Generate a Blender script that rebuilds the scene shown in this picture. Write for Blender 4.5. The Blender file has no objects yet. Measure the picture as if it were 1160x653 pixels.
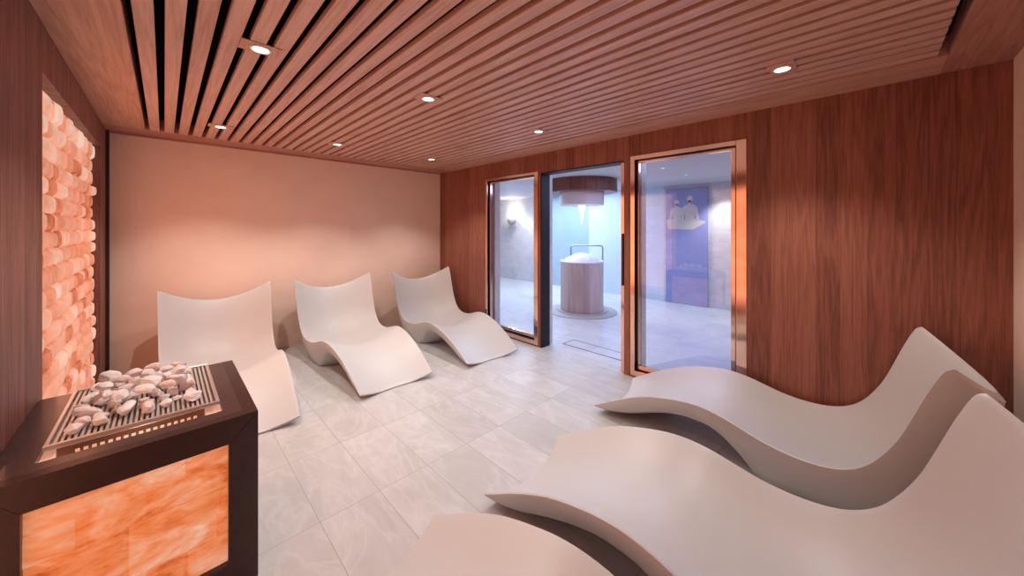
import bpy, bmesh, math, random
from mathutils import Vector, Matrix, noise
random.seed(7)
S = bpy.context.scene
C = S.collection
R = math.radians

# ------------------------------------------------------------------ helpers
def link(o, parent=None):
    C.objects.link(o)
    if parent: o.parent = parent
    return o

def obj(name, bm, mat=None, parent=None, smooth=False, angle=None):
    me = bpy.data.meshes.new(name)
    bmesh.ops.recalc_face_normals(bm, faces=bm.faces[:])
    bm.to_mesh(me); bm.free()
    if smooth:
        for p in me.polygons: p.use_smooth = True
    if mat: me.materials.append(mat)
    o = bpy.data.objects.new(name, me)
    return link(o, parent)

def tag(o, label, cat, group=None):
    o['label'] = label; o['category'] = cat
    if group: o['group'] = group
    return o

def thing(name, label, cat, loc=(0, 0, 0), rz=0.0, group=None):
    o = bpy.data.objects.new(name, None)
    o.empty_display_size = .1
    o.location = loc; o.rotation_euler = (0, 0, rz)
    link(o)
    return tag(o, label, cat, group)

def struct(name, bm, mat, parent=None, smooth=False):
    o = obj(name, bm, mat, parent, smooth)
    if not parent: o['kind'] = 'structure'
    return o

def box(bm, a, b, bev=0.0, seg=2):
    x0, x1 = sorted((a[0], b[0])); y0, y1 = sorted((a[1], b[1])); z0, z1 = sorted((a[2], b[2]))
    vs = [bm.verts.new((x, y, z)) for z in (z0, z1) for y in (y0, y1) for x in (x0, x1)]
    fs = [bm.faces.new([vs[i] for i in q]) for q in ((0, 2, 3, 1), (4, 5, 7, 6), (0, 1, 5, 4), (2, 6, 7, 3), (0, 4, 6, 2), (1, 3, 7, 5))]
    if bev:
        es = set(e for f in fs for e in f.edges)
        bmesh.ops.bevel(bm, geom=list(es), offset=bev, segments=seg, profile=.5, affect='EDGES')
    return bm

def boxbm(a, b, bev=0.0):
    return box(bmesh.new(), a, b, bev)

def prism(bm, pts, z0, z1, f=lambda p, z: (p[0], p[1], z)):
    lo = [bm.verts.new(f(p, z0)) for p in pts]; hi = [bm.verts.new(f(p, z1)) for p in pts]
    n = len(pts)
    bm.faces.new(lo[::-1]); bm.faces.new(hi)
    for i in range(n): bm.faces.new((lo[i], lo[(i + 1) % n], hi[(i + 1) % n], hi[i]))
    return bm

def lathe(bm, prof, seg=64, c=(0, 0, 0), closed=False):
    rings = []
    for r, z in prof:
        if r < 1e-5: rings.append([bm.verts.new((c[0], c[1], c[2] + z))])
        else: rings.append([bm.verts.new((c[0] + r * math.cos(2 * math.pi * i / seg), c[1] + r * math.sin(2 * math.pi * i / seg), c[2] + z)) for i in range(seg)])
    pairs = list(zip(rings[:-1], rings[1:]))
    if closed: pairs.append((rings[-1], rings[0]))
    for A, B in pairs:
        if len(A) == 1 and len(B) == 1: continue
        for i in range(seg):
            j = (i + 1) % seg
            if len(A) == 1: bm.faces.new((A[0], B[i], B[j]))
            elif len(B) == 1: bm.faces.new((A[i], A[j], B[0]))
            else: bm.faces.new((A[i], A[j], B[j], B[i]))
    return bm

def tube(bm, pts, r, seg=10):
    pts = [Vector(p) for p in pts]; rings = []
    for i, p in enumerate(pts):
        t = (pts[min(i + 1, len(pts) - 1)] - pts[max(i - 1, 0)]).normalized()
        u = t.cross(Vector((0, 0, 1)))
        if u.length < 1e-3: u = t.cross(Vector((1, 0, 0)))
        u.normalize(); w = t.cross(u)
        rings.append([bm.verts.new(p + (u * math.cos(2 * math.pi * k / seg) + w * math.sin(2 * math.pi * k / seg)) * r) for k in range(seg)])
    for A, B in zip(rings[:-1], rings[1:]):
        for k in range(seg): bm.faces.new((A[k], A[(k + 1) % seg], B[(k + 1) % seg], B[k]))
    bm.faces.new(rings[0]); bm.faces.new(rings[-1][::-1])
    return bm

# ------------------------------------------------------------------ materials
def new_mat(name):
    m = bpy.data.materials.new(name); m.use_nodes = True
    nt = m.node_tree; nt.nodes.clear()
    return m, nt

def N(nt, t, **kw):
    n = nt.nodes.new(t)
    for k, v in kw.items():
        if k in n.inputs.keys() if isinstance(k, str) else False: n.inputs[k].default_value = v
        else: setattr(n, k, v)
    return n

def out(nt, sh):
    o = nt.nodes.new('ShaderNodeOutputMaterial'); nt.links.new(sh, o.inputs['Surface']); return o

def bsdf(nt, color=None, rough=.5, metal=0.0, spec=.5):
    b = nt.nodes.new('ShaderNodeBsdfPrincipled')
    if isinstance(color, (tuple, list)): b.inputs['Base Color'].default_value = (*color, 1)
    elif color is not None: nt.links.new(color, b.inputs['Base Color'])
    b.inputs['Roughness'].default_value = rough
    b.inputs['Metallic'].default_value = metal
    b.inputs['Specular IOR Level'].default_value = spec
    return b

def mathn(nt, op, a, b=None, c=None):
    n = nt.nodes.new('ShaderNodeMath'); n.operation = op
    for i, v in enumerate((a, b, c)):
        if v is None: continue
        if isinstance(v, (int, float)): n.inputs[i].default_value = v
        else: nt.links.new(v, n.inputs[i])
    return n.outputs[0]

def ramp(nt, fac, stops):
    r = nt.nodes.new('ShaderNodeValToRGB')
    el = r.color_ramp.elements
    while len(el) < len(stops): el.new(.5)
    for e, (p, c) in zip(el, stops): e.position = p; e.color = (*c, 1)
    nt.links.new(fac, r.inputs['Fac'])
    return r.outputs['Color']

def mixc(nt, fac, a, b, mode='MIX'):
    m = nt.nodes.new('ShaderNodeMix'); m.data_type = 'RGBA'; m.blend_type = mode
    for i, v in ((0, fac), (6, a), (7, b)):
        if isinstance(v, (int, float)): m.inputs[i].default_value = v
        elif isinstance(v, tuple): m.inputs[i].default_value = (*v, 1)
        else: nt.links.new(v, m.inputs[i])
    return m.outputs[2]

def noise_tex(nt, vec, scale, detail=4, rough=.55, dist=0.0):
    n = nt.nodes.new('ShaderNodeTexNoise')
    n.inputs['Scale'].default_value = scale; n.inputs['Detail'].default_value = detail
    n.inputs['Roughness'].default_value = rough; n.inputs['Distortion'].default_value = dist
    nt.links.new(vec, n.inputs['Vector'])
    return n.outputs['Fac']

def pos(nt):
    return nt.nodes.new('ShaderNodeNewGeometry').outputs['Position']

def objpos(nt):
    return nt.nodes.new('ShaderNodeTexCoord').outputs['Object']

def simple(name, color, rough=.5, metal=0.0, spec=.5, var=0.0, vscale=8.0):
    m, nt = new_mat(name)
    if var:
        n = noise_tex(nt, pos(nt), vscale, 5)
        lo = tuple(c * (1 - var) for c in color); hi = tuple(min(1, c * (1 + var)) for c in color)
        col = ramp(nt, n, [(.3, lo), (.7, hi)])
        b = bsdf(nt, col, rough, metal, spec)
    else: b = bsdf(nt, color, rough, metal, spec)
    out(nt, b.outputs[0]); return m

def wood(name, grain, plank, width, cols, rough=.45, var=.25, fine=1.0, offset=0.0, spec=.35):
    """grain / plank are axis letters; boards of the given width run along grain."""
    m, nt = new_mat(name)
    sep = nt.nodes.new('ShaderNodeSeparateXYZ'); nt.links.new(pos(nt), sep.inputs[0])
    A = {'x': sep.outputs[0], 'y': sep.outputs[1], 'z': sep.outputs[2]}
    idx = mathn(nt, 'FLOOR', mathn(nt, 'DIVIDE', mathn(nt, 'ADD', A[plank], offset), width))
    wn = nt.nodes.new('ShaderNodeTexWhiteNoise'); wn.noise_dimensions = '1D'; nt.links.new(idx, wn.inputs['W'])
    rnd = wn.outputs['Value']
    third = [a for a in 'xyz' if a not in (grain, plank)][0]
    comb = nt.nodes.new('ShaderNodeCombineXYZ')
    nt.links.new(mathn(nt, 'MULTIPLY', A[plank], 1.0), comb.inputs[0])
    nt.links.new(mathn(nt, 'ADD', mathn(nt, 'MULTIPLY', A[grain], .045), mathn(nt, 'MULTIPLY', rnd, 13.0)), comb.inputs[1])
    nt.links.new(A[third], comb.inputs[2])
    big = noise_tex(nt, comb.outputs[0], 8 * fine, 3, .5, .4)
    rings = mathn(nt, 'FRACT', mathn(nt, 'MULTIPLY', big, 9.0))
    rings = mathn(nt, 'ABSOLUTE', mathn(nt, 'SUBTRACT', rings, .5))
    fin = noise_tex(nt, comb.outputs[0], 95 * fine, 4, .6)
    f = mathn(nt, 'ADD', mathn(nt, 'MULTIPLY', rings, .5), mathn(nt, 'MULTIPLY', fin, .7))
    f = mathn(nt, 'ADD', f, mathn(nt, 'MULTIPLY', mathn(nt, 'SUBTRACT', rnd, .5), var))
    col = ramp(nt, f, [(.2, cols[0]), (.5, cols[1]), (.85, cols[2])])
    b = bsdf(nt, col, rough, 0, spec)
    bp = nt.nodes.new('ShaderNodeBump'); bp.inputs['Strength'].default_value = .06; bp.inputs['Distance'].default_value = .002
    nt.links.new(fin, bp.inputs['Height']); nt.links.new(bp.outputs[0], b.inputs['Normal'])
    out(nt, b.outputs[0]); return m

M = {}
M['wall_wood'] = wood('walnut panel', 'z', 'y', .127, [(.175, .056, .035), (.285, .098, .062), (.385, .148, .097)], .38, .3, 1.15)
M['left_wood'] = wood('walnut slat panel', 'z', 'y', .045, [(.13, .047, .034), (.24, .092, .067), (.35, .152, .113)], .5, .3, 1.2)
M['slat'] = wood('ceiling slat wood', 'y', 'x', .0975, [(.45, .25, .19), (.6, .36, .285), (.7, .46, .375)], .42, .12, offset=.1125 + .0975 * 2)
M['border'] = wood('ceiling border wood', 'y', 'x', .6, [(.43, .21, .14), (.58, .31, .225), (.68, .41, .315)], .42, .1)
M['border_x'] = wood('ceiling border wood across', 'x', 'y', .9, [(.33, .145, .1), (.46, .215, .155), (.57, .295, .22)], .42, .1)
M['dark_trim'] = simple('dark wood trim', (.045, .016, .012), .45, var=.3, vscale=30)
M['black'] = simple('matt black', (.004, .004, .005), .6)
M['gap'] = simple('black ceiling void', (.003, .003, .003), .9, spec=.1)
M['black_frame'] = simple('satin black frame', (.008, .007, .009), .3)
M['copper'] = simple('polished copper trim', (.86, .55, .41), .1, 1.0, var=.08, vscale=3)
M['plaster'] = simple('beige plaster', (.86, .62, .5), .85, spec=.2, var=.04, vscale=2.5)
M['lounger'] = simple('matt mineral white', (.6, .58, .556), .42, spec=.4, var=.012, vscale=5)
M['heater'] = simple('stained heater wood', (.03, .011, .009), .33, var=.25, vscale=40)
M['steel'] = simple('brushed steel', (.72, .66, .62), .3, .75)
M['led'] = None
def emis(name, color, st):
    m, nt = new_mat(name); e = nt.nodes.new('ShaderNodeEmission')
    e.inputs['Color'].default_value = (*color, 1); e.inputs['Strength'].default_value = st
    out(nt, e.outputs[0]); return m
M['led'] = emis('downlight lens', (1, .96, .92), 9)
M['chute'] = emis('lit ice chute', (.82, .75, 1), 1.6)

def glass(name, tint=(1, 1, 1), r0=.05, rough=0.0):
    m, nt = new_mat(name)
    t = nt.nodes.new('ShaderNodeBsdfTransparent'); t.inputs[0].default_value = (*tint, 1)
    g = nt.nodes.new('ShaderNodeBsdfGlossy'); g.inputs['Roughness'].default_value = rough
    ge = nt.nodes.new('ShaderNodeNewGeometry')
    dp = nt.nodes.new('ShaderNodeVectorMath'); dp.operation = 'DOT_PRODUCT'
    nt.links.new(ge.outputs['Incoming'], dp.inputs[0]); nt.links.new(ge.outputs['Normal'], dp.inputs[1])
    c = mathn(nt, 'SUBTRACT', 1.0, mathn(nt, 'ABSOLUTE', dp.outputs['Value']))
    fr = mathn(nt, 'ADD', mathn(nt, 'MULTIPLY', mathn(nt, 'POWER', c, 5.0), 1 - r0), r0)   # thin-pane reflectance
    mx = nt.nodes.new('ShaderNodeMixShader')
    nt.links.new(fr, mx.inputs[0]); nt.links.new(t.outputs[0], mx.inputs[1]); nt.links.new(g.outputs[0], mx.inputs[2])
    out(nt, mx.outputs[0]); return m
M['glass'] = glass('window glass', (.92, .94, .99), .13)

# floor tiles: 30 x 61 cm, thin grout, grey-beige veined stone
def tiles(name, base, dx, dy, x0, y0, rough, vein=(.78, .75, .72), grout=.62):
    m, nt = new_mat(name)
    p = pos(nt)
    sep = nt.nodes.new('ShaderNodeSeparateXYZ'); nt.links.new(p, sep.inputs[0])
    gx = mathn(nt, 'DIVIDE', mathn(nt, 'SUBTRACT', sep.outputs[0], x0), dx)
    gy = mathn(nt, 'DIVIDE', mathn(nt, 'SUBTRACT', sep.outputs[1], y0), dy)
    def edge(g, d):
        fr = mathn(nt, 'FRACT', mathn(nt, 'ADD', g, 50.0))
        return mathn(nt, 'MULTIPLY', mathn(nt, 'MINIMUM', fr, mathn(nt, 'SUBTRACT', 1.0, fr)), d)
    e = mathn(nt, 'MINIMUM', edge(gx, dx), edge(gy, dy))
    line = mathn(nt, 'LESS_THAN', e, .0017)
    cell = nt.nodes.new('ShaderNodeCombineXYZ')
    nt.links.new(mathn(nt, 'FLOOR', gx), cell.inputs[0]); nt.links.new(mathn(nt, 'FLOOR', gy), cell.inputs[1])
    wn = nt.nodes.new('ShaderNodeTexWhiteNoise'); wn.noise_dimensions = '2D'; nt.links.new(cell.outputs[0], wn.inputs['Vector'])
    sc = nt.nodes.new('ShaderNodeVectorMath'); sc.operation = 'MULTIPLY_ADD'
    nt.links.new(wn.outputs['Color'], sc.inputs[0]); sc.inputs[1].default_value = (7, 7, 7); nt.links.new(p, sc.inputs[2])
    mp = nt.nodes.new('ShaderNodeMapping'); mp.inputs['Rotation'].default_value = (0, 0, .5); mp.inputs['Scale'].default_value = (1, .45, 1)
    nt.links.new(sc.outputs[0], mp.inputs[0])
    n1 = noise_tex(nt, mp.outputs[0], 4.5, 6, .6, 1.4)
    n2 = noise_tex(nt, mp.outputs[0], 2.2, 5, .55, 2.5)
    v = mathn(nt, 'ABSOLUTE', mathn(nt, 'SUBTRACT', n2, .5))
    c1 = ramp(nt, n1, [(.25, tuple(b * .86 for b in base)), (.75, tuple(min(1, b * 1.08) for b in base))])
    c2 = mixc(nt, ramp(nt, v, [(0, (.22, .22, .22)), (.05, (0, 0, 0))]), c1, vein)
    tone = mathn(nt, 'ADD', .93, mathn(nt, 'MULTIPLY', wn.outputs['Value'], .12))
    c3 = mixc(nt, 1.0, c2, nt.nodes.new('ShaderNodeCombineColor').outputs[0], 'MULTIPLY')
    cc = nt.nodes[-1] if False else [n for n in nt.nodes if n.type == 'COMBINE_COLOR'][0]
    for i in range(3): nt.links.new(tone, cc.inputs[i])
    c4 = mixc(nt, line, c3, tuple(b * grout for b in base))
    b = bsdf(nt, c4, rough, 0, .4)
    bp = nt.nodes.new('ShaderNodeBump'); bp.inputs['Strength'].default_value = .1; bp.inputs['Distance'].default_value = .003
    nt.links.new(n1, bp.inputs['Height']); nt.links.new(bp.outputs[0], b.inputs['Normal'])
    out(nt, b.outputs[0]); return m
M['floor'] = tiles('stone floor tiles', (.55, .53, .51), .3, .61, .846, 1.897, .42)
M['spa_floor'] = tiles('spa marble floor', (.62, .61, .62), .6, .6, 3.56, 1.7, .3, (.8, .8, .82), .85)
M['marble'] = tiles('spa marble wall', (.68, .67, .68), .9, 9.0, .3, .2, .3, (.45, .45, .48), 1.0)
M['spa_blue'] = simple('spa blue glass wall', (.4, .5, .57), .35, var=.06, vscale=2)
M['spa_pale'] = simple('spa pale blue wall', (.62, .7, .8), .35, var=.05, vscale=2)
M['spa_ceiling'] = simple('spa white ceiling', (.6, .58, .6), .7)
M['blue_door'] = simple('blue tinted glass door', (.3, .33, .58), .25, var=.05, vscale=2)
M['decal'] = simple('frosted beige vinyl', (.66, .58, .52), .6)
M['white'] = simple('white enamel', (.8, .8, .82), .35)
M['pedestal'] = wood('pale striped cladding', 'z', 'y', .085, [(.46, .34, .31), (.56, .44, .41), (.66, .54, .51)], .4, .55, .6)
M['canopy'] = wood('walnut canopy band', 'z', 'y', .2, [(.1, .034, .022), (.17, .062, .042), (.25, .1, .07)], .4, .2)
M['ice'] = simple('crushed ice', (.92, .92, .97), .35, var=.05, vscale=60)

# back-lit salt, glowing from inside: colour from each brick's attribute plus mottling
def salt_mat(name, strength, stretch, nscale, cols, k1=1.0, k2=.3):
    m, nt = new_mat(name)
    at = nt.nodes.new('ShaderNodeAttribute'); at.attribute_name = 'tone'
    mp = nt.nodes.new('ShaderNodeMapping'); mp.inputs['Scale'].default_value = stretch
    nt.links.new(pos(nt), mp.inputs[0])
    n1 = noise_tex(nt, mp.outputs[0], nscale, 6, .62, 1.0)
    n2 = noise_tex(nt, mp.outputs[0], nscale * 4.5, 4, .6, .6)
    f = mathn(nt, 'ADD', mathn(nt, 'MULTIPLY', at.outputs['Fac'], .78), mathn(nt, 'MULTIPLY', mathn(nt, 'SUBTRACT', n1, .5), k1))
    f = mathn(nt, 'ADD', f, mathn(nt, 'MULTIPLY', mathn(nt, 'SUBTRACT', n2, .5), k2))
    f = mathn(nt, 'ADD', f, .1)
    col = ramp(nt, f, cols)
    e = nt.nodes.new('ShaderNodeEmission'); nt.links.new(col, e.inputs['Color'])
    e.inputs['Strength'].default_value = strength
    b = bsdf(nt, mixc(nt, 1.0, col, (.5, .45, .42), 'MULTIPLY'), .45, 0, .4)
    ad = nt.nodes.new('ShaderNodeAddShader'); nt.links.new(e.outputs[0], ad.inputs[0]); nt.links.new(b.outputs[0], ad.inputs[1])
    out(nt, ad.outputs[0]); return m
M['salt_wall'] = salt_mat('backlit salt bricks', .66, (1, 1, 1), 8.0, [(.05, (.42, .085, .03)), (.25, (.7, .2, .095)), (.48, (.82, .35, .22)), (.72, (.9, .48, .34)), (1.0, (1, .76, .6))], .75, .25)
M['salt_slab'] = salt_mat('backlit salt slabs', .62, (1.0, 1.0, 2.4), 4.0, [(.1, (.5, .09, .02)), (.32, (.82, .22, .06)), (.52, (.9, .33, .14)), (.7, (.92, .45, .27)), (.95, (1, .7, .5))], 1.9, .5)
def chunk_mat():
    m, nt = new_mat('pink salt chunk')
    n = noise_tex(nt, objpos(nt), 22, 5, .6, .8)
    oi = nt.nodes.new('ShaderNodeObjectInfo')
    f = mathn(nt, 'ADD', mathn(nt, 'MULTIPLY', n, .8), mathn(nt, 'MULTIPLY', oi.outputs['Random'], .45))
    col = ramp(nt, f, [(.2, (.78, .52, .44)), (.5, (.93, .79, .73)), (.8, (.97, .92, .89))])
    b = bsdf(nt, col, .5, 0, .4)
    b.inputs['Subsurface Weight'].default_value = .25; b.inputs['Subsurface Radius'].default_value = (.02, .008, .005)
    bp = nt.nodes.new('ShaderNodeBump'); bp.inputs['Strength'].default_value = .35; bp.inputs['Distance'].default_value = .004
    nt.links.new(n, bp.inputs['Height']); nt.links.new(bp.outputs[0], b.inputs['Normal'])
    out(nt, b.outputs[0]); return m
M['chunk'] = chunk_mat()

# ------------------------------------------------------------------ room dimensions
XL, XR, YN, YB, ZC = -.385, 3.25, -.555, 4.98, 2.36
CAM_Z = 1.45

# floors
struct('floor', boxbm((XL - .3, YN - .1, -.12), (XR + .14, YB + .1, 0)), M['floor'])
struct('floor_spa', boxbm((XR + .14, -2.2, -.12), (7.2, 8.2, 0)), M['spa_floor'])

# back wall, near wall
struct('wall_back', boxbm((XL - .3, YB, 0), (XR, YB + .1, ZC + .2)), M['plaster'])
struct('wall_near', boxbm((XL - .3, YN - .1, 0), (XR, YN, ZC + .2)), M['plaster'])

# left wall with two salt niches
NZ0, NZ1 = .12, 2.147
N1 = (2.575, 4.56); N2 = (.15, 1.97)
bm = bmesh.new()
for y0, y1, z0, z1 in ((YN, N2[0], 0, ZC + .1), (N2[1], N1[0], 0, ZC + .1), (N1[1], YB, 0, ZC + .1),
                       (N1[0], N1[1], 0, NZ0), (N1[0], N1[1], NZ1, ZC + .1), (N2[0], N2[1], 0, NZ0), (N2[0], N2[1], NZ1, ZC + .1)):
    box(bm, (XL - .16, y0, z0), (XL, y1, z1))
struct('wall_left', bm, M['left_wood'])
struct('trim_1', boxbm((XL, YB - .05, 0), (XL + .022, YB, ZC)), M['dark_trim'])

# wood wall with openings: window_1, doorway, window_2
W1 = (2.885, 3.775); DR = (1.70, 2.79); W2 = (.735, 1.585)
WZ = (.07, 2.115); DZ = 2.125
XO = XR + .14
bm = bmesh.new()
for y0, y1, z0, z1 in ((YN - .1, W2[0], 0, ZC + .2), (W2[1], DR[0], 0, ZC + .2), (DR[1], W1[0], 0, ZC + .2), (W1[1], YB + .1, 0, ZC + .2),
                       (W2[0], W2[1], WZ[1], ZC + .2), (DR[0], DR[1], DZ, ZC + .2), (W1[0], W1[1], WZ[1], ZC + .2),
                       (W2[0], W2[1], 0, WZ[0]), (W1[0], W1[1], 0, WZ[0])):
    box(bm, (XR, y0, z0), (XO, y1, z1))
struct('wall_right', bm, M['wall_wood'])
# marble skin on the spa side
bm = bmesh.new()
for y0, y1, z0, z1 in ((-2.2, W2[0] - .02, 0, 2.29), (DR[1] + .01, W1[0], 0, 2.29), (W1[1] , 8.2, 0, 2.29), (W2[0] - .02, W2[1], WZ[1] + .02, 2.29), (W1[0], W1[1], WZ[1] + .02, 2.29), (DR[0], DR[1] + .01, 2.15, 2.29), (W2[1], DR[0], 0, 2.29)):
    box(bm, (XO, y0, z0), (XO + .1, y1, z1))
struct('wall_spa_front', bm, M['marble'])

# windows: copper casing ring in front, inner frame, pane
def window(name, y0, y1, z0, z1, cw, proud):
    bm = bmesh.new()
    x0, x1 = XR - proud, XR + .03
    cz0 = z0 - .05
    for a, b in (((x0, y0 - cw, cz0), (x1, y0, z1 + cw * .55)), ((x0, y1, cz0), (x1, y1 + cw * .6, z1 + cw * .55)), ((x0, y0, z1), (x1, y1, z1 + cw * .55)), ((x0, y0, cz0), (x1, y1, z0))):
        box(bm, a, b, .003)
    w = struct(name, bm, M['copper'])
    fr = bmesh.new(); t = .045; xa, xb = XR + .03, XR + .075
    for a, b in (((xa, y0, z0), (xb, y0 + t, z1)), ((xa, y1 - t * .5, z0), (xb, y1, z1)), ((xa, y0 + t, z1 - t * .6), (xb, y1 - t * .5, z1)), ((xa, y0 + t, z0), (xb, y1 - t * .5, z0 + t))):
        box(fr, a, b, .002)
    obj('window_frame', fr, M['copper'], w)
    g = bmesh.new()
    for yy in (y0, y1 - .012): box(g, (xa - .012, yy, z0), (xa, yy + .012, z1))
    box(g, (xa - .012, y0 + .012, z1 - .012), (xa, y1 - .012, z1))
    obj('gasket', g, M['black_frame'], w)
    p = bmesh.new(); xg = XR + .05
    vs = [p.verts.new(q) for q in ((xg, y0 + .01, z0), (xg, y1 - .01, z0), (xg, y1 - .01, z1 - .01), (xg, y0 + .01, z1 - .01))]
    p.faces.new(vs)
    obj('window_pane', p, M['glass'], w)
    return w
window('window_1', *W1, *WZ, .06, .012)
window('window_2', *W2, *WZ, .072, .012)

# doorway lining: black jamb, lintel edge, copper strip with a long black pull
struct('trim_2', boxbm((XR - .002, DR[1] - .02, 0), (XO + .01, DR[1], DZ)), M['black'])
struct('trim_3', boxbm((XR - .002, DR[0], DZ - .012), (XO + .01, DR[1] - .02, DZ)), M['black'])
d = struct('door_1', boxbm((XR + .02, DR[0], 0), (XR + .055, DR[0] + .045, DZ - .012), .003), M['copper'])
obj('door_pull', boxbm((XR - .012, DR[0] + .002, .88), (XR + .02, DR[0] + .024, 1.40), .004), M['black_frame'], d)

# threshold drain in the spa floor, right behind the doorway
t = thing('floor_drain', 'long narrow floor drain with dark edges just behind the doorway', 'drain', (3.67, 2.27, 0))
fr = bmesh.new()
dx, dy = .115, .42
for a, b in (((-dx, -dy, 0), (-dx + .012, dy, .003)), ((dx - .012, -dy, 0), (dx, dy, .003)), ((-dx, -dy, 0), (dx, -dy + .012, .003)), ((-dx, dy - .012, 0), (dx, dy, .003))): box(fr, a, b)
obj('drain_edge', fr, simple('dark drain gap', (.12, .11, .13), .6), t)
obj('drain_cover', boxbm((-dx + .012, -dy + .012, 0), (dx - .012, dy - .012, .002)), M['spa_floor'], t)

# ceiling: black void, slats along y, wooden borders
SX0, SX1, SY0, SY1, P = -.1125, 2.925, -.262, 4.66, .0975
bm = boxbm((XL - .2, YN - .1, ZC + .11), (XR + .1, YB + .1, ZC + .2))
ceil = struct('ceiling', bm, M['gap'])
bm = bmesh.new()
x = SX0 + .0165
while x < SX1 - .02:
    w = min(P - .033, SX1 + .005 - x)
    box(bm, (x, SY0, ZC), (x + w, SY1, ZC + .03), .002, 1)
    x += P
obj('slat_panel', bm, M['slat'], ceil)
bm = bmesh.new()
box(bm, (XL, YN, ZC), (SX0 - .012, SY1, ZC + .11), .002, 1)
box(bm, (SX1 + .005, SY0 - .04, ZC), (XR, SY1, ZC + .11), .002, 1)
obj('border_panel', bm, M['border'], ceil)
obj('border_panel', boxbm((XL, SY1, ZC), (XR, YB, ZC + .11), .002), M['border_x'], ceil)
bm = boxbm((SX0 - .012, YN, ZC), (XR, SY0 - .04, ZC + .11), .004)
obj('border_panel', bm, M['border_x'], ceil)
struct('trim_4', boxbm((XL + .02, YB - .016, ZC - .018), (XR, YB, ZC)), M['border_x'])

# downlights ------------------------------------------------------------------
def make_downlight():
    t = thing('downlight', '', 'ceiling light')
    bm = boxbm((-.085, -.06, -.005), (.085, .06, 0), .0015)
    obj('mounting_plate', bm, M['border'], t)
    bm = bmesh.new()
    lathe(bm, [(.036, -.012), (.042, -.0125), (.047, -.010), (.048, -.005), (.036, -.005)], 40, closed=True)
    obj('trim_ring', bm, simple('pale light ring', (.75, .68, .62), .4), t, True)
    bm = bmesh.new(); lathe(bm, [(0, -.0085), (.036, -.0085), (.036, -.005), (0, -.005)], 40)
    obj('lens', bm, M['led'], t, False)
    return t
lights = [(.345, 2.15, 'round recessed downlight in the slats nearest the left salt wall and heater'),
          (1.306, 2.15, 'round downlight in the middle of the slatted ceiling'),
          (2.476, 2.15, 'round downlight in the slats in front of the open doorway'),
          (2.487, .338, 'round downlight above the right-hand front lounger beside the wood wall'),
          (.356, 4.04, 'small downlight above the back lounger nearest the salt wall'),
          (1.32, 4.0, 'small downlight above the middle lounger of the back row'),
          (2.48, 4.0, 'small downlight in the far corner above the back lounger by the wood wall')]
proto = make_downlight()
for i, (x, y, lab) in enumerate(lights):
    if i == 0: o = proto
    else:
        o = proto.copy(); C.objects.link(o)
        for ch in list(proto.children):
            c = ch.copy(); c.parent = o; C.objects.link(c)
    o.location = (x, y, ZC); o['label'] = lab; o['group'] = 'ceiling downlights'
def spot(x, y, e, size=R(96), blend=.6, col=(1, .96, .925), z=ZC - .03, r=.018, rot=(0, 0, 0)):
    l = bpy.data.lights.new('downlight_lamp', 'SPOT'); l.energy = e; l.spot_size = size; l.spot_blend = blend
    l.color = col; l.shadow_soft_size = r
    o = bpy.data.objects.new('downlight_lamp', l); o.location = (x, y, z); o.rotation_euler = rot; C.objects.link(o); return o
for x, y, lab in lights: spot(x, y, 55 if y > 3 else 50, R(106))
for x in (.35, 1.31): spot(x, .338, 9)

# salt walls ------------------------------------------------------------------
def tone_mesh(name, bm, lay, mat):
    me = bpy.data.meshes.new(name); bm.to_mesh(me)
    vals = [v.value for v in me.attributes['tone_v'].data]
    at = me.attributes.new('tone', 'FLOAT', 'POINT'); at.data.foreach_set('value', vals); bm.free()
    me.materials.append(mat); return me
def salt_wall(name, label, y0, y1, z0, z1, xback, bh=.1, bl=.19, seed=1):
    rnd = random.Random(seed)
    bm = bmesh.new(); lay = bm.verts.layers.float.new('tone_v')
    z = z0; row = 0
    while z < z1 - .02:
        h = bh * rnd.uniform(.9, 1.12)
        if z1 - z - h < .04: h = z1 - z
        y = y0 - (bl * .5 if row % 2 else 0) - rnd.uniform(0, .05)
        end = y1 - rnd.uniform(.0, .022)
        while y < end:
            w = bl * rnd.uniform(.75, 1.25)
            a, b = max(y, y0), min(y + w, end)
            if b - a > .02:
                d = rnd.uniform(.014, .034); base = min(.9, max(.1, rnd.gauss(.5, .24)))
                ph = rnd.uniform(-.01, .01)
                nu, nv = 9, 7; g = []
                for j in range(nv):
                    for i in range(nu):
                        p, t = i / (nu - 1), j / (nv - 1)
                        # rounded far end: the brick outline closes in an arc
                        q = math.sqrt(max(0, 1 - (2 * t - 1) ** 2))
                        yy = a + (b - a) * p * (.86 + .14 * q)
                        bul = max(0, 1 - abs(2 * t - 1) ** 4) ** .6 * max(0, 1 - abs(p) ** 7) * (.35 + .65 * min(1, p * 2.2 + .35))
                        v = bm.verts.new((xback + .012 * rnd.random() * 0 + d * bul, yy, z + h * t + ph * p * math.sin(t * math.pi)))
                        # tone paints backlight glow near the top and far borders, shade along brick edges
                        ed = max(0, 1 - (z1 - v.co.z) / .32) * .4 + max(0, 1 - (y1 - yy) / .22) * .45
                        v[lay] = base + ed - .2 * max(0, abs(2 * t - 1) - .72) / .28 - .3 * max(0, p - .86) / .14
                        g.append(v)
                for j in range(nv - 1):
                    for i in range(nu - 1):
                        f = bm.faces.new((g[j * nu + i], g[j * nu + i + 1], g[(j + 1) * nu + i + 1], g[(j + 1) * nu + i])); f.smooth = True
            y += w
        z += h; row += 1
    # the lit board behind the bricks
    q = [bm.verts.new(c) for c in ((xback - .004, y0, z0), (xback - .004, y1, z0), (xback - .004, y1, z1), (xback - .004, y0, z1))]
    for v in q: v[lay] = .55
    bm.faces.new(q)
    return link(bpy.data.objects.new(name, tone_mesh(name, bm, lay, M['salt_wall'])))
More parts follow.
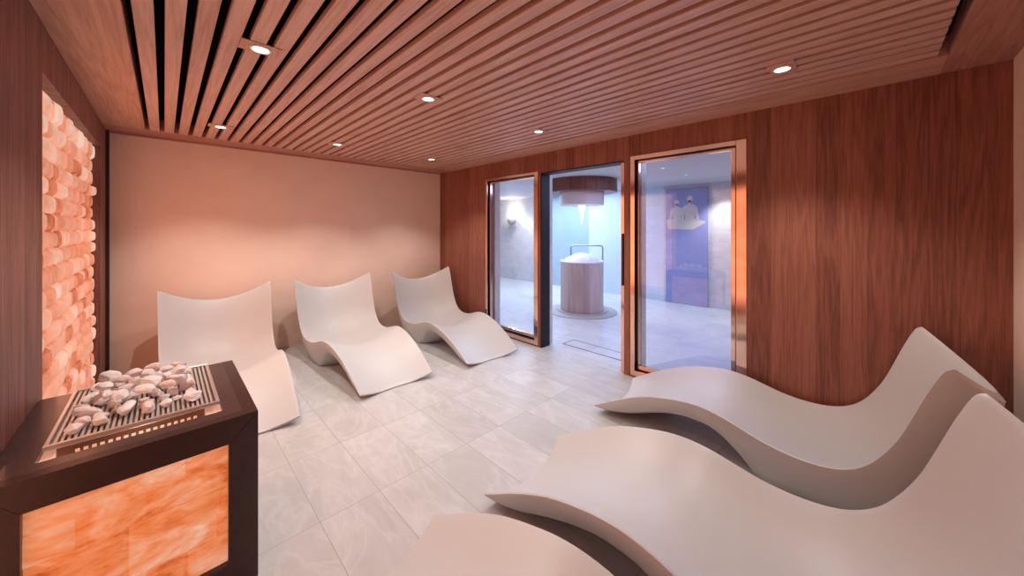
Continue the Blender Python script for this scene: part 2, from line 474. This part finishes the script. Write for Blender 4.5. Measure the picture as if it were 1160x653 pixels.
o = salt_wall('salt_brick_panel', '', N1[0] + .002, N1[1] - .002, NZ0 + .002, NZ1 - .002, XL - .05, seed=3)
tag(o, 'tall glowing orange salt brick panel set in the left wall behind the heater', 'salt wall')
o = salt_wall('salt_brick_panel', '', N2[0] + .002, N2[1] - .002, NZ0 + .002, NZ1 - .002, XL - .05, seed=8)
tag(o, 'glowing orange salt brick panel seen only as a reflection in the copper window trim', 'salt wall')

# salt heater -----------------------------------------------------------------
HX0, HX1, HY0, HY1, HZ = XL + .004, .271, 1.74, 2.51, .71
ht = thing('salt_heater', 'dark wood heater box with glowing salt sides and a slatted stone tray on top', 'heater', ((HX0 + HX1) / 2, (HY0 + HY1) / 2, 0))
hx, hy = (HX0 + HX1) / 2, (HY0 + HY1) / 2
def hobj(name, bm, mat, parent=ht, smooth=False):
    bmesh.ops.translate(bm, vec=(-hx, -hy, 0), verts=bm.verts[:])
    return obj(name, bm, mat, parent, smooth)
D = .045
# front frame with mitred corners (in the x-z plane)
def fmap(y):  return lambda p, d: (p[0], y + d, p[1])
XI0, XI1, ZI0, ZI1 = -.30, .177, .145, .612
gapw = .0012
hobj('front_rail', prism(bmesh.new(), [(HX0, HZ), (HX1, HZ), (XI1 + gapw, ZI1), (XI0, ZI1)], 0, D, fmap(HY0)), M['heater'])
hobj('front_rail', prism(bmesh.new(), [(HX0, .04), (HX1, .04), (XI1, ZI0), (XI0, ZI0)], 0, D, fmap(HY0)), M['heater'])
hobj('front_stile', prism(bmesh.new(), [(HX1, .04), (HX1, HZ - gapw * 1.5), (XI1 + gapw, ZI1 - gapw), (XI1, ZI0)], 0, D, fmap(HY0)), M['heater'])
hobj('front_stile', prism(bmesh.new(), [(HX0, .04), (HX0, HZ - gapw * 1.5), (XI0, ZI1 - gapw), (XI0, ZI0)], 0, D, fmap(HY0)), M['heater'])
# right side frame (in the y-z plane)
def smap(p, d): return (HX1 - d, p[0], p[1])
ya, yb = HY0 + D, HY1
bm = bmesh.new()
for q in (((ya, ZI1), (yb, ZI1), (yb, HZ), (ya, HZ)), ((ya, .04), (yb, .04), (yb, ZI0), (ya, ZI0)), ((ya, ZI0), (ya + .05, ZI0), (ya + .05, ZI1), (ya, ZI1)), ((yb - .095, ZI0), (yb, ZI0), (yb, ZI1), (yb - .095, ZI1))):
    prism(bm, q, 0, D, smap)
hobj('side_frame', bm, M['heater'])
hobj('back_board', boxbm((HX0, HY1 - .02, .04), (HX1 - D, HY1, HZ - .04)), M['heater'])
hobj('plinth', boxbm((HX0 + .02, HY0 + .03, 0), (HX1 - .03, HY1 - .03, .04)), M['black'])
# top frame around the tray opening
OX0, OX1, OY0, OY1 = -.29, .169, 1.842, 2.472
T2 = .04
bm = bmesh.new()
topm = lambda p, z: (p[0], p[1], z)
e = .0006
prism(bm, [(HX0, HY0 + D), (HX1 - D, HY0 + D), (OX1, OY0), (OX0, OY0)], HZ - T2, HZ - e, topm)
prism(bm, [(HX1 - D, HY0 + D), (HX1 - D, HY1), (OX1, OY1), (OX1, OY0)], HZ - T2, HZ - e, topm)
prism(bm, [(HX0, HY1 - .0), (HX1 - D, HY1), (OX1, OY1), (OX0, OY1)], HZ - T2, HZ - e, topm)
prism(bm, [(HX0, HY0 + D), (HX0, HY1), (OX0, OY1), (OX0, OY0)], HZ - T2, HZ - e, topm)
hobj('top_frame', bm, simple('heater top sheen', (.05, .027, .027), .27, spec=.7, var=.2, vscale=35))  # base lifted and greyed to paint in the sheen of spa light
# glowing salt slabs behind the front and side frames
def slab_panel(axis, u0, u1, z0, z1, depth, seed):
    rnd = random.Random(seed); bm = bmesh.new(); lay = bm.verts.layers.float.new('tone_v')
    z = z0; row = 0
    while z < z1 - .005:
        h = min(rnd.uniform(.085, .13), z1 - z); u = u0 - rnd.uniform(0, .1)
        if z1 - z - h < .03: h = z1 - z
        while u < u1:
            w = rnd.uniform(.12, .24); a, b = max(u, u0), min(u + w, u1)
            if b - a > .004:
                tone = rnd.uniform(.36, .66); d0 = rnd.uniform(0, .006)
                n = 5; g = []
                for j in range(n):
                    for i in range(n):
                        s, t = i / (n - 1), j / (n - 1)
                        bul = (1 - abs(2 * s - 1) ** 6) * (1 - abs(2 * t - 1) ** 6)
                        dd = depth - d0 - .007 * bul if axis == 'y' else depth + d0 + .007 * bul
                        uu = a + (b - a) * s; zz = z + h * t
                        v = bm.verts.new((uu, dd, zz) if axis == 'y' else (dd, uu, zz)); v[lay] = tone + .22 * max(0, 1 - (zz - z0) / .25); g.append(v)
                for j in range(n - 1):
                    for i in range(n - 1):
                        f = bm.faces.new((g[j * n + i], g[j * n + i + 1], g[(j + 1) * n + i + 1], g[(j + 1) * n + i])); f.smooth = True
            u += w
        z += h
    c = depth + .004 if axis == 'y' else depth - .004
    q = [bm.verts.new((u, c, z) if axis == 'y' else (c, u, z)) for u, z in ((u0, z0), (u1, z0), (u1, z1), (u0, z1))]
    for v in q: v[lay] = .5
    bm.faces.new(q)
    bmesh.ops.translate(bm, vec=(-hx, -hy, 0), verts=bm.verts[:])
    me = tone_mesh('salt_panel', bm, lay, M['salt_slab'])
    return link(bpy.data.objects.new('salt_panel', me), ht)
o = slab_panel('y', XI0 - .01, XI1 + .01, ZI0 - .005, ZI1 + .005, HY0 + .032, 5); o['label'] = 'glowing orange salt slabs in the front frame'
o = slab_panel('x', ya + .045, yb - .085, ZI0 - .005, ZI1 + .005, HX1 - .036, 6); o['label'] = 'glowing orange salt slabs in the right side frame'
# inside of the opening
bm = bmesh.new()
box(bm, (OX0 + .03, 1.93, .45), (OX1 - .05, 2.44, HZ - .005), .004)
core = hobj('heater_core', bm, simple('warm brown steel', (.16, .1, .075), .4, .6))
bm = bmesh.new(); x = OX0 + .07
while x < OX1 - .08:
    box(bm, (x, 1.9285, HZ - .045), (x + .011, 1.931, HZ - .025)); x += .019
hobj('vent_slot', bm, simple('pale vent slot', (.8, .72, .64), .5), core)
cp = bpy.data.objects['vent_slot']; cp.parent = core; cp['kind'] = 'stuff'
bm = boxbm((OX0 - .005, OY0, .40), (OX1 + .005, OY1, .44))
box(bm, (OX0, OY0 + .004, .44), (OX0 + .028, 2.44, HZ - .02)); box(bm, (OX1 - .046, OY0 + .004, .44), (OX1, 2.44, HZ - .02))
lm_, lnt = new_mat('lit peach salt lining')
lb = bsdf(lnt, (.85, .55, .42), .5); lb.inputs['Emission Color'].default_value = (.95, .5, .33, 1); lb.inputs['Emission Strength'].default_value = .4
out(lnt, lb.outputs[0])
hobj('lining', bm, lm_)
# tray: thin glass rim with a steel frame and slatted grate
TX0, TX1, TY0, TY1, TZ = -.286, .165, 1.905, 2.478, .724
tray = bmesh.new(); rim = .012
for a, b in (((TX0, TY0, TZ - .012), (TX1, TY0 + rim, TZ + .006)), ((TX0, TY1 - rim, TZ - .012), (TX1, TY1, TZ + .006)), ((TX0, TY0 + rim, TZ - .012), (TX0 + rim, TY1 - rim, TZ + .006)), ((TX1 - rim, TY0 + rim, TZ - .012), (TX1, TY1 - rim, TZ + .006))):
    box(tray, a, b, .002, 1)
tr = hobj('tray_rim', tray, M['steel'])
bm = bmesh.new(); x = TX0 + rim + .006
while x < TX1 - rim - .006:
    box(bm, (x, TY0 + rim, TZ - .008), (x + .0075, TY1 - rim, TZ - .002)); x += .0145
hobj('grate', bm, simple('grate steel', (.7, .62, .57), .4, .6))
hobj('tray_floor', boxbm((TX0 + rim, TY0 + rim, TZ - .016), (TX1 - rim, TY1 - rim, TZ - .012)), simple('tray underside', (.16, .11, .09), .5))

il = bpy.data.lights.new('heater_lamp', 'POINT'); il.energy = 1.8; il.color = (1, .78, .66); il.shadow_soft_size = .02
o = bpy.data.objects.new('heater_lamp', il); o.location = (-.06, 1.885, .55); C.objects.link(o)

# salt chunks heaped on the grate
def chunk_mesh(seed):
    rnd = random.Random(seed); bm = bmesh.new()
    bmesh.ops.create_icosphere(bm, subdivisions=2, radius=1)
    sx, sy, sz = rnd.uniform(.8, 1.35), rnd.uniform(.7, 1.0), rnd.uniform(.5, .72)
    cuts = []
    for _ in range(9):
        n = Vector((rnd.gauss(0, 1), rnd.gauss(0, 1), rnd.gauss(0, .8))).normalized(); cuts.append((n, rnd.uniform(.5, .82)))
    for v in bm.verts:
        p = v.co.copy()
        for n, dd in cuts:
            k = p.dot(n)
            if k > dd: p -= n * (k - dd)
        p += Vector((noise.noise(p * 2.3 + Vector((seed, 0, 0))), noise.noise(p * 2.3 + Vector((0, seed, 3))), noise.noise(p * 2.3 + Vector((5, 0, seed))))) * .12
        v.co = Vector((p.x * sx, p.y * sy, p.z * sz))
    me = bpy.data.meshes.new('salt_chunk'); bm.to_mesh(me); bm.free()
    me.materials.append(M['chunk']); return me
cms = [chunk_mesh(i + 11) for i in range(8)]
rnd = random.Random(21)
placed = []
def add_chunk(x, y, r, z):
    o = bpy.data.objects.new('salt_chunk', rnd.choice(cms))
    o.location = (x, y, z or 0); o.scale = (r, r, r)
    o.rotation_euler = (rnd.uniform(-.35, .35), rnd.uniform(-.35, .35), rnd.uniform(0, 6.28)); link(o)
    tag(o, 'pale pink salt chunk in the heap on the heater tray', 'salt chunk', 'salt chunks on the heater tray')
    mat = o.rotation_euler.to_matrix() * r; lo = min((mat @ v.co).z for v in o.data.vertices)
    if z is None: o.location.z = TZ - .0015 - lo
    placed.append((x, y, r, z))
tries = 0
while len(placed) < 60 and tries < 6000:
    tries += 1
    r = rnd.uniform(.024, .042) if tries < 3000 else rnd.uniform(.016, .026)
    x = rnd.uniform(TX0 + .06, TX1 - .075); y = rnd.uniform(TY0 + .07, TY1 - .05)
    if all(math.hypot(x - a, y - b) > (r + c) * .92 for a, b, c, z in placed): add_chunk(x, y, r, None)
base = len(placed); tries = 0
while len(placed) < base + 22 and tries < 3000:
    tries += 1
    r = rnd.uniform(.026, .04); x = rnd.uniform(TX0 + .11, TX1 - .11); y = rnd.uniform(TY0 + .16, TY1 - .11)
    if all(math.hypot(x - a, y - b) > (r + c) * .98 for a, b, c, z in placed[base:]): add_chunk(x, y, r, TZ + .07)

# ------------------------------------------------------------------ loungers
W, TAPER, LEN = .79, .2, 1.755     # a little wider at the head than at the foot
TOP = [(0, .068), (.11, .13), (.22, .19), (.33, .2435), (.44, .287), (.55, .316), (.66, .337), (.77, .3435), (.88, .33), (.985, .301), (1.095, .269), (1.205, .2515), (1.315, .251), (1.41, .272), (1.49, .322), (1.55, .398), (1.605, .5), (1.65, .62), (1.69, .735), (1.722, .815), (1.742, .853), (1.76, .866)]
BOT = [(0.004, .054), (.085, .048), (.2, .07), (.29, .102), (.38, .138), (.51, .188), (.6, .212), (.68, .223), (.795, .222), (.87, .198), (.935, .15), (.99, .095), (1.04, .042), (1.09, .01), (1.16, 0), (1.33, 0), (1.43, .012), (1.53, .065), (1.62, .17), (1.71, .36), (1.762, .55), (1.788, .72), (1.784, .828)]
def catmull(P, k):
    o = []
    n = len(P)
    for i in range(n - 1):
        p0, p1, p2, p3 = P[max(i - 1, 0)], P[i], P[i + 1], P[min(i + 2, n - 1)]
        for j in range(k):
            t = j / k
            o.append(tuple(.5 * ((2 * p1[d]) + (-p0[d] + p2[d]) * t + (2 * p0[d] - 5 * p1[d] + 4 * p2[d] - p3[d]) * t * t + (-p0[d] + 3 * p1[d] - 3 * p2[d] + p3[d]) * t ** 3) for d in (0, 1)))
    o.append(P[-1]); return o
def lounger_mesh():
    top = catmull(TOP, 4); bot = catmull(BOT, 4)
    n = len(top)
    # resample the underside to as many stations as the top
    m_ = len(bot); bot = [tuple(bot[int(j)][d] * (1 - j % 1) + bot[min(int(j) + 1, m_ - 1)][d] * (j % 1) for d in (0, 1)) for j in (i * (m_ - 1) / (n - 1) for i in range(n))]
    SAG = [(0, .09), (.5, .11), (1.1, .125), (1.4, .16), (1.765, .255)]
    def sag(u):
        for (a, x), (b, y) in zip(SAG[:-1], SAG[1:]):
            if u <= b: return x + (y - x) * (u - a) / (b - a)
        return SAG[-1][1]
    vt = [-1, -.985, -.95, -.87, -.74, -.58, -.4, -.2, 0, .2, .4, .58, .74, .87, .95, .985, 1]
    bm = bmesh.new(); rings = []
    for i in range(n):
        tu, tz = top[i]; bu, bz = bot[i]
        a = top[max(i - 1, 0)]; b = top[min(i + 1, n - 1)]
        du, dz = b[0] - a[0], b[1] - a[1]; l = math.hypot(du, dz); du /= l; dz /= l
        if i > n - 10: du, dz = .46, .89   # keep the sag direction steady round the rolled top edge
        wh = max(0, min(1, (i - (n - 34)) / 26)); wh = wh * wh * (3 - 2 * wh); du += (.68 - du) * wh; dz += (.73 - dz) * wh
        wq = max(0, 1 - i / 14); du += (.72 - du) * wq; dz += (.69 - dz) * wq
        s = sag(tu); ring = []
        HW = (W + TAPER * (min(tu, LEN) / LEN - .5)) / 2
        th = math.hypot(tu - bu, tz - bz)
        rnd_ = min(.008, th * .3)
        for v in vt:
            q = s * (1 - v * v)
            zz = tz - q * du; uu = tu + q * dz
            if abs(v) == 1: zz -= rnd_ * 1.2
            elif abs(v) > .98: zz -= rnd_ * .3
            ring.append((uu, v * HW, zz))
        tc = ring[:]
        ins = min(.07, th * .3)
        # side, down the right, across the bottom, up the left
        def edge(v, f):
            e = HW - ins * f ** 2.2
            return (tu + (bu - tu) * f, v * e, (tz - rnd_ * 1.2) + (bz - tz + rnd_ * 1.2) * f)
        right = [edge(1, f) for f in (.2, .5, .78, .93)]
        left = [edge(-1, f) for f in (.93, .78, .5, .2)]
        botl = []
        fr_ = i / (n - 1)
        # underside follows the dish fully at both thin ends, less where the body is thick
        kf = 1 - .22 * min(1, fr_ / .2) * min(1, (1 - fr_) / .12)
        for v in vt[::-1]:
            q = s * (1 - v * v) * kf
            botl.append((bu + q * dz, v * (HW - ins), max(0.0, bz - q * du)))
        for k, p in enumerate(ring):
            if p[2] < .012: ring[k] = (p[0], p[1], .012)
        rings.append([bm.verts.new((p[0], p[1], p[2])) for p in ring + right + botl + left])
    m = len(rings[0])
    for A, B in zip(rings[:-1], rings[1:]):
        for k in range(m): bm.faces.new((A[k], A[(k + 1) % m], B[(k + 1) % m], B[k]))
    # thin end faces: strips between the top arc and the bottom arc
    q = len(vt)
    for ring in (rings[0], rings[-1]):
        bt = ring[q + 4:q + 4 + q][::-1]
        for k in range(q - 1): bm.faces.new((ring[k], ring[k + 1], bt[k + 1], bt[k]))
        rr = ring[q:q + 4]; ll = ring[2 * q + 4:]
        bm.faces.new([ring[q - 1]] + rr + [bt[-1]]); bm.faces.new([ring[0]] + ll[::-1] + [bt[0]])
    bmesh.ops.triangulate(bm, faces=[f for f in bm.faces if len(f.verts) > 4])
    bmesh.ops.recalc_face_normals(bm, faces=bm.faces[:])
    me = bpy.data.meshes.new('lounger'); bm.to_mesh(me); bm.free()
    for p in me.polygons: p.use_smooth = True
    me.materials.append(M['lounger'])
    return me
lm = lounger_mesh()
LG = [(2.745, 1.52, -88.4, 'wavy white lounger in the foreground beside the wood-panelled wall'),
      (1.53, 1.43, -86, 'large wavy white lounger in the middle of the foreground row of three'),
      (.585, 1.45, -86, 'wavy white lounger cut off at the bottom edge, only its foot end showing'),
      (.37, 2.95, 89.1, 'wavy white lounger at the back wall behind the salt heater'),
      (1.5, 2.955, 89.4, 'wavy white lounger in the middle of the back wall row'),
      (2.55, 2.845, 85.5, 'wavy white lounger at the back wall in the corner by the window')]
for x, y, th, lab in LG:
    o = bpy.data.objects.new('lounger', lm); o.location = (x, y, 0); o.rotation_euler = (0, 0, R(th)); link(o)
    tag(o, lab, 'lounger', 'loungers facing each other')
    md = o.modifiers.new('edges', 'EDGE_SPLIT'); md.split_angle = R(40)

# ------------------------------------------------------------------ spa next door
XS = 7.1
struct('ceiling_spa', boxbm((XO, -2.2, 2.29), (XS + .1, 8.2, 2.36)), M['spa_ceiling'])
bm = boxbm((XS, -2.2, 0), (XS + .1, 2.86, 2.29)); 
struct('wall_spa_back', bm, M['marble'])
struct('wall_spa_pale', boxbm((XS, 2.86, 0), (XS + .1, 4.6, 2.29)), M['spa_pale'])
struct('wall_spa_blue', boxbm((XS, 4.6, 0), (XS + .1, 6.35, 2.29)), M['spa_blue'])
struct('wall_spa_corner', boxbm((XS, 6.35, 0), (XS + .1, 8.2, 2.29)), M['marble'])
struct('wall_spa_left', boxbm((XO, 8.1, 0), (XS, 8.2, 2.29)), M['marble'])
struct('wall_spa_right', boxbm((XO, -2.2, 0), (XS, -2.1, 2.29)), M['marble'])
d = struct('door_2', boxbm((XS - .03, 2.05, .005), (XS, 2.81, 2.22), .003), M['blue_door'])
# two seated figures as a flat frosted decal on the blue door
def disc(bm, cy, cz, r, x, n=24, sz=1.0):
    bm.faces.new([bm.verts.new((x, cy + r * math.cos(2 * math.pi * k / n), cz + sz * r * math.sin(2 * math.pi * k / n))) for k in range(n)])
bm = bmesh.new(); xd = XS - .0315
def poly(pts): bm.faces.new([bm.verts.new((xd, y, z)) for y, z in pts])
for cy, s in ((2.60, .9), (2.36, 1.05)):
    z0 = 1.60; xd -= .0004
    disc(bm, cy, z0 + .39 * s, .052 * s, xd, sz=1.2)
    poly([(cy + .02 * s, z0 + .30 * s), (cy + .022 * s, z0 + .36 * s), (cy - .022 * s, z0 + .36 * s), (cy - .02 * s, z0 + .30 * s)])
    poly([(cy + .075 * s, z0), (cy + .085 * s, z0 + .14 * s), (cy + .12 * s, z0 + .0 * s), (cy + .155 * s, z0 + .02), (cy + .13 * s, z0 + .22 * s), (cy + .10 * s, z0 + .27 * s), (cy + .02 * s, z0 + .30 * s), (cy - .02 * s, z0 + .30 * s), (cy - .10 * s, z0 + .27 * s), (cy - .13 * s, z0 + .22 * s), (cy - .155 * s, z0 + .02), (cy - .12 * s, z0), (cy - .085 * s, z0 + .14 * s), (cy - .075 * s, z0)])
xd -= .0004
poly([(2.79, 1.60), (2.78, 1.48), (2.74, 1.43), (2.6, 1.44), (2.45, 1.43), (2.3, 1.43), (2.2, 1.49), (2.1, 1.545), (2.08, 1.575), (2.15, 1.60), (2.24, 1.62), (2.32, 1.65), (2.45, 1.62), (2.55, 1.66), (2.66, 1.63), (2.74, 1.64)])
bmesh.ops.triangulate(bm, faces=bm.faces[:])
o = obj('door_decal', bm, M['decal'], d); o['label'] = 'pale frosted decal of two seated figures'

# ice fountain
fx, fy = 5.22, 3.53
t = thing('ice_fountain', 'round pale clad ice fountain pedestal standing in the room beyond the doorway', 'fountain', (fx, fy, 0))
bm = bmesh.new(); lathe(bm, [(.36, .03), (.37, .035), (.37, .865), (.36, .875), (0, .875)], 72)
obj('pedestal', bm, M['pedestal'], t, False)
bm = bmesh.new(); lathe(bm, [(.372, .867), (.374, .885), (.365, .888), (.33, .888), (.33, .876)], 72)
obj('rim', bm, M['white'], t, True)
bm = bmesh.new(); lathe(bm, [(0, .0), (.60, .0), (.60, .012), (.585, .02), (.46, .02), (.455, .014), (.43, .014), (.425, .03), (.36, .03)], 72)
obj('base_ring', bm, simple('base ring stone', (.45, .42, .4), .4), t, False)
bm = bmesh.new()
prof = [(.30, .877), (.29, .895), (.25, .93), (.18, .965), (.1, 1.0), (.04, 1.012), (0, 1.014)]
lathe(bm, prof, 56)
for v in bm.verts:
    k = .022 if v.co.z > .88 else 0
    v.co += Vector((noise.noise(v.co * 14), noise.noise(v.co * 14 + Vector((9, 0, 0))), abs(noise.noise(v.co * 12 + Vector((0, 7, 0)))) * 1.3)) * k
o = obj('ice_heap', bm, M['ice'], None, True); o.location = (fx, fy, 0)
tag(o, 'heap of white crushed ice piled on the round pedestal', 'ice'); o['kind'] = 'stuff'
t = thing('ice_dispenser', 'round brown and white ice dispenser hanging from the ceiling above the pedestal', 'ice dispenser', (fx, fy, 2.29))
bm = bmesh.new(); lathe(bm, [(0, 0), (.6, 0), (.6, -.215), (.585, -.22), (0, -.22)], 72); obj('canopy', bm, M['canopy'], t)
bm = bmesh.new(); lathe(bm, [(.38, -.22), (.38, -.43), (.37, -.435), (0, -.435)], 72); obj('drum', bm, simple('white lit drum', (.75, .66, .66), .4), t)
bm = bmesh.new(); lathe(bm, [(.07, -.435), (.06, -.50), (.035, -.55), (.02, -.70), (.008, -.77), (0, -.78)], 20); obj('chute', bm, M['chute'], t, True)
# grab rail behind the pedestal
bm = bmesh.new()
a = Vector((5.62, 4.05, 0)); b = Vector((5.95, 3.55, 0)); z = 1.12
tube(bm, [a, a + Vector((0, 0, z - .05)), a.lerp(b, .02) + Vector((0, 0, z - .012)), a.lerp(b, .08) + Vector((0, 0, z)), a.lerp(b, .92) + Vector((0, 0, z)), a.lerp(b, .98) + Vector((0, 0, z - .012)), b + Vector((0, 0, z - .05)), b], .014)
o = obj('grab_rail', bm, simple('rail steel', (.4, .45, .5), .3, .9), None, True); tag(o, 'thin steel grab rail behind the ice fountain', 'rail')
# wall sconce seen through the left window
t = thing('wall_sconce', 'curved wall sconce glowing on the marble wall beyond the left window', 'wall light', (XS, 7.05, 1.66))
bm = bmesh.new(); box(bm, (-.02, -.09, -.16), (0, .09, .16), .006); obj('back_plate', bm, M['white'], t)
bm = bmesh.new()
for k in range(12):
    pass
prof = [(.0, -.10), (.05, -.095), (.1, -.06), (.125, .0), (.13, .06), (.122, .06), (.115, .0), (.09, -.05), (.04, -.085), (0, -.09)]
lathe(bm, prof, 32, (-.14, 0, 0)); obj('bowl', bm, simple('grey sconce bowl', (.4, .36, .33), .5), t, True)
pl = bpy.data.lights.new('sconce_lamp', 'POINT'); pl.energy = 18; pl.color = (1, .95, .86); pl.shadow_soft_size = .05
o = bpy.data.objects.new('sconce_lamp', pl); o.location = (XS - .14, 7.05, 1.84); C.objects.link(o)

# spa lights: cool lavender ceiling lights, two warm-white washers on the end wall
def area(name, loc, sx, sy, e, col, rot=(0, 0, 0)):
    l = bpy.data.lights.new(name, 'AREA'); l.shape = 'RECTANGLE'; l.size = sx; l.size_y = sy; l.energy = e; l.color = col
    o = bpy.data.objects.new(name, l); o.location = loc; o.rotation_euler = rot; C.objects.link(o); return o
area('spa_lamp', (4.6, 1.6, 2.27), 1.6, 1.6, 42, (.5, .56, 1))
area('spa_lamp', (5.9, 4.9, 2.27), 1.6, 2.2, 110, (.5, .68, 1))
spot(6.75, 1.75, 90, R(100), .7, (1, .97, .95), 2.26, .04)
spot(6.6, 6.6, 70, R(110), .8, (1, .95, .9), 2.26, .04)
spot(4.4, 3.9, 60, R(120), .9, (.75, .78, 1), 2.26, .1)

# orange spill from the lamps behind the two salt panels
area('salt_lamp', (XL + .03, 3.55, 1.2), 1.8, 1.8, 11, (1, .4, .2), (0, R(-90), 0))
area('salt_lamp', (XL + .03, 1.05, 1.2), 1.8, 1.7, 6, (1, .42, .22), (0, R(-90), 0))
# soft fill added below the ceiling, no fixture there
area('room_fill', (1.4, 2.3, ZC - .04), 2.4, 4.0, 5, (1, .96, .93))

# world: near black, the room is closed
w = bpy.data.worlds.new('World'); S.world = w; w.use_nodes = True
w.node_tree.nodes['Background'].inputs[0].default_value = (.02, .02, .025, 1)

# ------------------------------------------------------------------ camera
cam = bpy.data.cameras.new('Camera'); cam.sensor_fit = 'HORIZONTAL'; cam.sensor_width = 36
cam.lens = 398 / 1160 * 36; cam.shift_y = -(326.5 - 259) / 1160; cam.clip_start = .02
co = bpy.data.objects.new('Camera', cam); co.location = (0, 0, CAM_Z); co.rotation_euler = (R(90), 0, R(-44.7)); C.objects.link(co)
S.camera = co
S.view_settings.view_transform = 'Standard'
S.view_settings.look = 'None'
S.view_settings.exposure = 0.0
